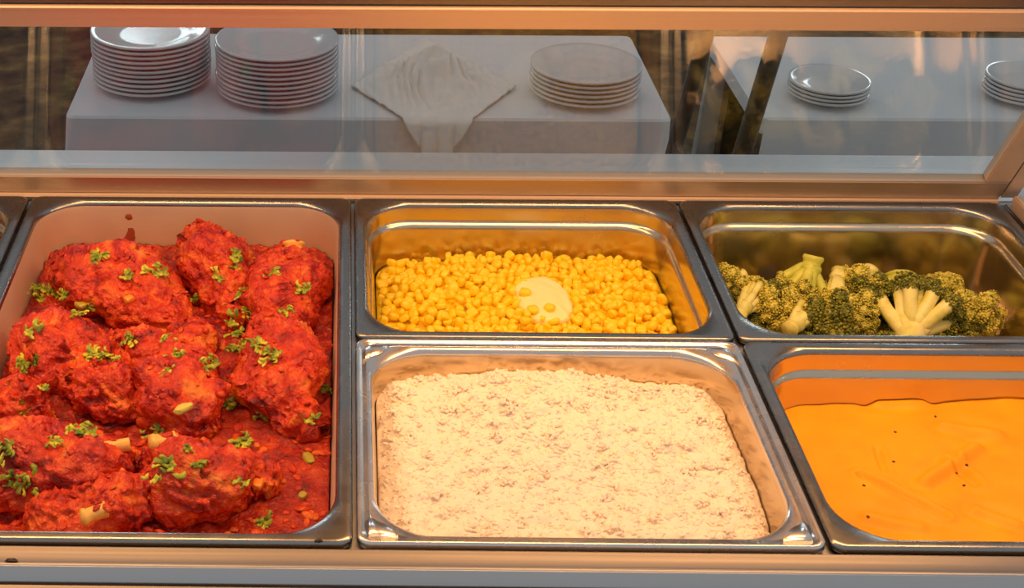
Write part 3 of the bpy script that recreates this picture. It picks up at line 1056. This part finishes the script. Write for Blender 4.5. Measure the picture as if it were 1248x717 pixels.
def floret(base, tip, size, spread, stem_mat, crown_mat, label, seed, stem_r=.007, flatc=.7, nb=9):
    """stem from base to fork, branches fanning to clumps of buds around tip"""
    rs = random.Random(seed)
    ax = (tip - base); Ln = ax.length; ax.normalize()
    s1 = ax.orthogonal().normalized(); s2 = ax.cross(s1)
    root = empty('broccoli_floret', base, label, 'broccoli', 'broccoli florets in the pan')
    st, cr = MB(), MB()
    fork = base + ax * (Ln * .45)
    n = 8
    path = [base.lerp(fork, k / (n - 1)) for k in range(n)]
    v_, f_ = sweep(path, [stem_r * (.95 + .12 * math.sin(k * 1.7 + seed) + .2 * (k / n) ** 2) for k in range(n)], 14)
    v_ = [v + ax.cross(v - base) * .0 + Vector((noise.noise(v * 130), noise.noise(v * 130 + Vector((5, 0, 0))), noise.noise(v * 130 + Vector((0, 5, 0))))) * .0009 for v in v_]
    st.add(v_, f_)
    for k in range(nb):
        a = 2 * math.pi * (k * .618 % 1) + rs.uniform(-.2, .2)
        rad = spread * math.sqrt((k + .4) / nb)
        e = tip + (s1 * math.cos(a) + s2 * math.sin(a)) * rad - ax * (rad * rad / spread * .55)
        p0 = fork - ax * (Ln * rs.uniform(0, .18)) + (s1 * math.cos(a) + s2 * math.sin(a)) * stem_r * .4
        mid = p0.lerp(e, .5) + (s1 * math.cos(a) + s2 * math.sin(a)) * rad * .14
        pp = [p0 * (1 - t) ** 2 + mid * (2 * t * (1 - t)) + e * (t * t) for t in (0, .2, .4, .6, .8, 1)]
        v_, f_ = sweep(pp, [stem_r * .62, stem_r * .6, stem_r * .54, stem_r * .52, stem_r * .55, stem_r * .6], 9)
        st.add(v_, f_)
        # bud clump
        cs = max(size * rs.uniform(.8, 1.2), stem_r * .72)
        ndir = (e - fork).normalized()
        for j in range(80):
            z = 1 - 1.55 * (j + .5) / 80
            ph = j * 2.39996
            q = math.sqrt(max(1 - z * z, 0))
            t1 = ndir.orthogonal().normalized(); t2 = ndir.cross(t1)
            dvec = ndir * z * flatc + (t1 * math.cos(ph) + t2 * math.sin(ph)) * q
            c = e + dvec * cs * (rs.uniform(.86, 1.06) + .28 * noise.noise(e * 300 + dvec * 1.6))
            bs = cs * rs.uniform(.11, .20)
            cr.add([c + v * bs for v in IV], ICF)
        cr.add([e + Vector((v.x, v.y, v.z)) * cs * .86 for v in IV], ICF)
    st.build('stem', M[stem_mat], root)
    cr.build('crown', M[crown_mat], root)
    return root


# (stem end u, v, z), (crown u, v, z), clump size, spread, stem, crown, label, stem radius
BR = [
    ((908, 335, -.050), (884, 348, -.058), .0055, .013, 'stem', 'crown_pale', 'broccoli floret with a pale cut stem in the pan corner by the corn', .0055),
    ((896, 392, -.060), (922, 352, -.058), .0050, .010, 'stem', 'crown_pale', 'broccoli floret with a long cream stem slanting in the corner by the corn', .0055),
    ((945, 372, -.076), (938, 348, -.060), .0065, .018, 'stem', 'crown', 'dark green broccoli head lying face up behind the slanting cream stem', .006),
    ((958, 352, -.072), (940, 384, -.066), .0062, .018, 'stem', 'crown_pale', 'yellowish broccoli head facing the front rim below the dark head', .006),
    ((992, 312, -.030), (978, 362, -.066), .0062, .017, 'stem_green', 'crown_pale', 'tallest broccoli floret standing upside down with its forked stem up', .0080),
    ((962, 402, -.062), (992, 376, -.062), .0052, .012, 'stem', 'crown_pale', 'broccoli floret with a pale slanting stem at the front rim', .0065),
    ((1010, 370, -.078), (1008, 394, -.058), .0070, .019, 'stem', 'crown', 'dark broccoli head at the front rim beside the pale fan', .006),
    ((1022, 330, -.050), (1016, 372, -.064), .0050, .010, 'stem', 'crown_pale', 'broccoli floret with an upright cream stalk beside the tallest one', .0060),
    ((1062, 328, -.048), (1042, 352, -.060), .0062, .015, 'stem', 'crown_pale', 'broccoli floret with a thick pale arched stem on top of the heap', .0075),
    ((1052, 352, -.076), (1056, 366, -.060), .0058, .018, 'stem', 'crown', 'dark broccoli head tucked under the pale arched stem', .006),
    ((1098, 334, -.044), (1098, 366, -.062), .0052, .016, 'stem_green', 'crown', 'broccoli floret standing on its head with a broad green stump', .0115),
    ((1106, 426, -.072), (1120, 366, -.056), .0050, .027, 'stem', 'crown', 'largest broccoli floret with cream stems fanning up from the front rim', .0100),
    ((1120, 372, -.074), (1140, 348, -.058), .0052, .017, 'stem', 'crown', 'dark green broccoli head leaning against the green stump', .006),
    ((1150, 362, -.070), (1152, 346, -.056), .0055, .014, 'stem', 'crown_pale', 'yellow broccoli head against the back of the heap', .006),
    ((1150, 366, -.076), (1150, 392, -.064), .0060, .016, 'stem', 'crown', 'dark broccoli head at the front rim beside the cream fan', .006),
    ((1192, 368, -.058), (1178, 390, -.066), .0060, .018, 'stem', 'crown_pale', 'yellow green broccoli head at the end of the heap', .0078),
    ((1178, 360, -.070), (1204, 392, -.068), .0055, .016, 'stem_green', 'crown_pale', 'light green broccoli floret lowest at the end of the heap', .006),
    ((1040, 372, -.074), (1050, 386, -.062), .0055, .014, 'stem', 'crown_pale', 'pale broccoli head between the two dark heads at the front rim', .006),
    ((905, 372, -.078), (908, 366, -.066), .0055, .014, 'stem', 'crown', 'dark broccoli head at the pan corner below the slanting cream stem', .006),
]
for i, (a, c, s, sp, sm, cm, lab, sr) in enumerate(BR):
    A, B = at(*a), at(*c)
    for q in (A, B):
        q.x = min(max(q.x, P + .036), 2 * P - .046); q.y = max(min(q.y, -.042), -.212)
    if (B - A).length < .02: B = A + (B - A).normalized() * .02
    floret(A, B, s * 1.3, sp * 1.4, sm, cm, lab, 40 + i, sr * 1.25, nb=16 if sr >= .0099 else 11)
# the heap below the ones that show: plain florets that carry them on the pan floor
k = 0
for x in np.arange(P + .055, 2 * P - .05, .042):
    for y in (-.065, -.105, -.145):
        A = Vector((x + random.uniform(-.006, .006), y, -.0905))
        floret(A, A + Vector((random.uniform(-.006, .006), random.uniform(-.006, .006), .016)), .0065, .017, 'stem', 'crown' if k % 3 else 'crown_pale',
               'broccoli floret underneath, filling the bottom of the heap', 90 + k, .006, nb=7)
        k += 1

# ------------------------------------------------------------------ tables, cloths, plates beyond the glass
def make_table(x0, x1, y0, y1, lab, clab, short_end=False):
    t = empty('table', ((x0 + x1) / 2, (y0 + y1) / 2, FLOOR), lab, 'table')
    box('table_top', x0 + .006, x1 - .006, y0 + .006, y1 - .006, TABLE - .03, TABLE - .003, M['wood'], t)
    for x in (x0 + .03, x1 - .07):
        for y in (y0 + .03, y1 - .07):
            box('leg', x, x + .04, y, y + .04, FLOOR, TABLE - .03, M['wood'], t)
    # cloth: flat top and a skirt that hangs in shallow folds
    per = []
    n = 240
    hx, hy = (x1 - x0) / 2, (y1 - y0) / 2
    cx, cy = (x0 + x1) / 2, (y0 + y1) / 2
    base = rr(hx, hy, .012, 4)
    # resample the outline
    seg = []
    for a, c in zip(base, base[1:] + base[:1]):
        m_ = max(1, int(math.hypot(c[0] - a[0], c[1] - a[1]) / .012))
        for k in range(m_): seg.append((a[0] + (c[0] - a[0]) * k / m_, a[1] + (c[1] - a[1]) * k / m_))
    n = len(seg)
    vs, fs = [], []
    rows = [0, .004, .012, .05, .12, .22, .34, .46, .58]
    for ri, dz in enumerate(rows):
        for k, (x, y) in enumerate(seg):
            l = math.hypot(x / hx, y / hy)
            wv = noise.noise(Vector((x * 6, y * 6, x0))) * .03 + math.sin(k * .33) * .006
            o = (.003 if ri else 0) + dz * .06 + wv * min(dz / .3, 1)
            nx, ny = x / hx, y / hy
            mxn = max(abs(nx), abs(ny))
            dx = (1 if nx > 0 else -1) if abs(nx) > mxn - .03 else 0
            dy = (1 if ny > 0 else -1) if abs(ny) > mxn - .03 else 0
            dd, oo = (dz * .05, min(o, .004)) if short_end and x < -hx + .008 else (dz, o)
            vs.append((cx + x + dx * oo, cy + y + dy * oo, TABLE - dd))
    for ri in range(len(rows) - 1):
        for k in range(n):
            fs.append((ri * n + k, (ri + 1) * n + k, (ri + 1) * n + (k + 1) % n, ri * n + (k + 1) % n))
    fs.append(tuple(range(n)))
    o = mesh('tablecloth', vs, fs, M['cloth'], None, False)
    tag(o, clab, 'tablecloth')
    return t

T1 = (-.475, .537, .890, 1.285)
T2 = (.694, 2.0, .900, 1.285)
make_table(*T1, 'narrow table under the cloth with the tall plate stacks', 'white tablecloth under the tall plate stacks and the crumpled napkin')
make_table(*T2, 'narrow table under the cloth beside the dark chair', 'white tablecloth on the table beside the dark chair', True)


def plate_mesh(r):
    prof = [(0, .0026), (.50, .0026), (.60, .0032), (.68, .0046), (.78, .0072), (.90, .0092), (.985, .0120), (1.0, .0131), (1.0, .0156), (.985, .0164), (.90, .0146), (.78, .0118), (.67, .0085), (.60, .0062), (.50, .0054), (0, .0052)]
    n = 64
    vs, fs = [], []
    idx = []
    for a, z in prof:
        if a == 0:
            idx.append([len(vs)]); vs.append((0, 0, z))
        else:
            idx.append(list(range(len(vs), len(vs) + n)))
            vs += [(r * a * math.cos(2 * math.pi * k / n), r * a * math.sin(2 * math.pi * k / n), z) for k in range(n)]
    for A, B in zip(idx, idx[1:]):
        for k in range(n):
            if len(A) == 1: fs.append((A[0], B[(k + 1) % n], B[k]))
            elif len(B) == 1: fs.append((A[k], A[(k + 1) % n], B[0]))
            else: fs.append((A[k], A[(k + 1) % n], B[(k + 1) % n], B[k]))
    # foot ring
    for a, z in ((.56, .0034), (.56, 0), (.52, 0), (.52, .0028)):
        idx.append(list(range(len(vs), len(vs) + n)))
        vs += [(r * a * math.cos(2 * math.pi * k / n), r * a * math.sin(2 * math.pi * k / n), z) for k in range(n)]
    for A, B in zip(idx[-4:], idx[-3:]):
        for k in range(n): fs.append((A[k], A[(k + 1) % n], B[(k + 1) % n], B[k]))
    me = bpy.data.meshes.new('china_plate')
    me.from_pydata(vs, [], fs)
    me.update()
    me.polygons.foreach_set('use_smooth', [True] * len(me.polygons))
    me.materials.append(M['plate'])
    return me


def stack(u, v, r, n, pitch, lab, grp):
    c = at(u, v, TABLE)
    me = plate_mesh(r)
    for k in range(n):
        o = bpy.data.objects.new('china_plate', me)
        o.location = (c.x + random.uniform(-.0012, .0012), c.y + random.uniform(-.0012, .0012), TABLE + .0003 + k * pitch)
        o.rotation_euler = (0, 0, random.uniform(0, 6))
        col.objects.link(o)
        tag(o, lab, 'plate', grp)

stack(187, 99, .104, 11, .0083, 'white china plate in the tall stack at the bare corner of the table', 'plates in the tall corner stack')
stack(338, 112, .106, 11, .0083, 'white china plate in the tall stack beside the crumpled napkin', 'plates in the tall stack by the napkin')
stack(711, 114, .095, 6, .0083, 'white china plate in the short stack on the napkin table', 'plates in the short stack')
stack(1007, 120, .068, 4, .0068, 'small white plate in the low stack beside the dark chair', 'small plates by the chair')
stack(1244, 120, .066, 5, .0068, 'small white plate in the low stack away from the dark chair', 'small plates at the far stack')

# crumpled napkin on the table, one corner hanging over the front edge
nc = at(528, 108, TABLE)
hs = .165
N = 64
vs, fs = [], []
for i in range(N + 1):
    for j in range(N + 1):
        a, c = (i / N - .5) * 2 * hs, (j / N - .5) * 2 * hs
        x, y = (a - c) * .7071, (a + c) * .7071
        X, Y = nc.x + x * .62, nc.y + y
        lift = .052 * math.exp(-((x - .01) / .085) ** 2 - ((y - .02) / .075) ** 2)
        fold = .012 * math.sin(x * 95 + 9 * noise.noise(Vector((x * 9, y * 9, 2)))) * math.exp(-((y) / .16) ** 2) + .012 * noise.noise(Vector((x * 28, y * 28, 6)))
        z = TABLE + .0035 + lift + abs(fold) * min(1, lift / .012 + .18)
        lim = T1[2] - .012
        if Y < lim:
            over = lim - Y
            Y = lim - .010 - over * .10 - .010 * abs(math.sin(x * 70)) * min(over / .05, 1)
            z = TABLE + .0035 - over
        vs.append((X, Y, z))
for i in range(N):
    for j in range(N):
        fs.append((i * (N + 1) + j, (i + 1) * (N + 1) + j, (i + 1) * (N + 1) + j + 1, i * (N + 1) + j + 1))
o = tag(mesh('napkin', vs, fs, M['napkin']), 'crumpled white cloth napkin with a pointed corner hanging off the table', 'napkin')
sm_ = o.modifiers.new('cloth_thickness', 'SOLIDIFY'); sm_.thickness = .0015; sm_.offset = 1

# dark wooden chair in front of the table end, facing along the table
zs = FLOOR + .45
ch = empty('dining_chair', (.36, .65, FLOOR), 'dark brown wooden chair standing beside the end of the napkin table', 'chair')
def post(name, a, c, r, flat=1.):
    v_, f_ = sweep([Vector(a).lerp(Vector(c), k / 5) for k in range(6)], [r] * 6, 12, flat, up=Vector((0, 1, 0)))
    return mesh(name, v_, f_, M['wood'], ch)
for y in (.50, .80):
    post('back_post', (.498, y, zs), (.572, y, .045), .013)
    post('leg', (.498, y, zs), (.515, y, FLOOR), .015)
    post('leg', (.150, y, zs - .02), (.140, y, FLOOR), .015)
box('seat', .125, .485, .475, .825, zs - .02, zs + .025, M['wood'], ch, .012)
for zz in (.10, .17, .24):
    box('back_slat', .490 + zz * .124, .502 + zz * .124, .513, .787, zs + zz - .02, zs + zz + .02, M['wood'], ch, .004)
box('crest_rail', .560, .574, .513, .787, .0, .045, M['wood'], ch, .004)

# ------------------------------------------------------------------ small marks on the counter
def crumb(x, y, z, s, seed, lab):
    bm = bmesh.new()
    bmesh.ops.create_icosphere(bm, subdivisions=3, radius=1)
    for v in bm.verts:
        p = v.co * (1 + .9 * noise.noise(v.co * 2.3 + Vector((seed, 0, 0))))
        v.co = Vector((x + p.x * s * 1.9, y + p.y * s, z + (p.z + .8) * s * .6))
    tag(bm_mesh('food_crumb', bm, M['crumb']), lab, 'crumb')

q = at(14, 684, -.002); crumb(q.x, q.y, -.0025, .0018, 3, 'dark food crumb on the front rail below the chicken')
q = at(388, 660, 0); crumb(q.x, q.y, .0, .0013, 7, 'tiny dark crumb on the rim of the chicken pan')
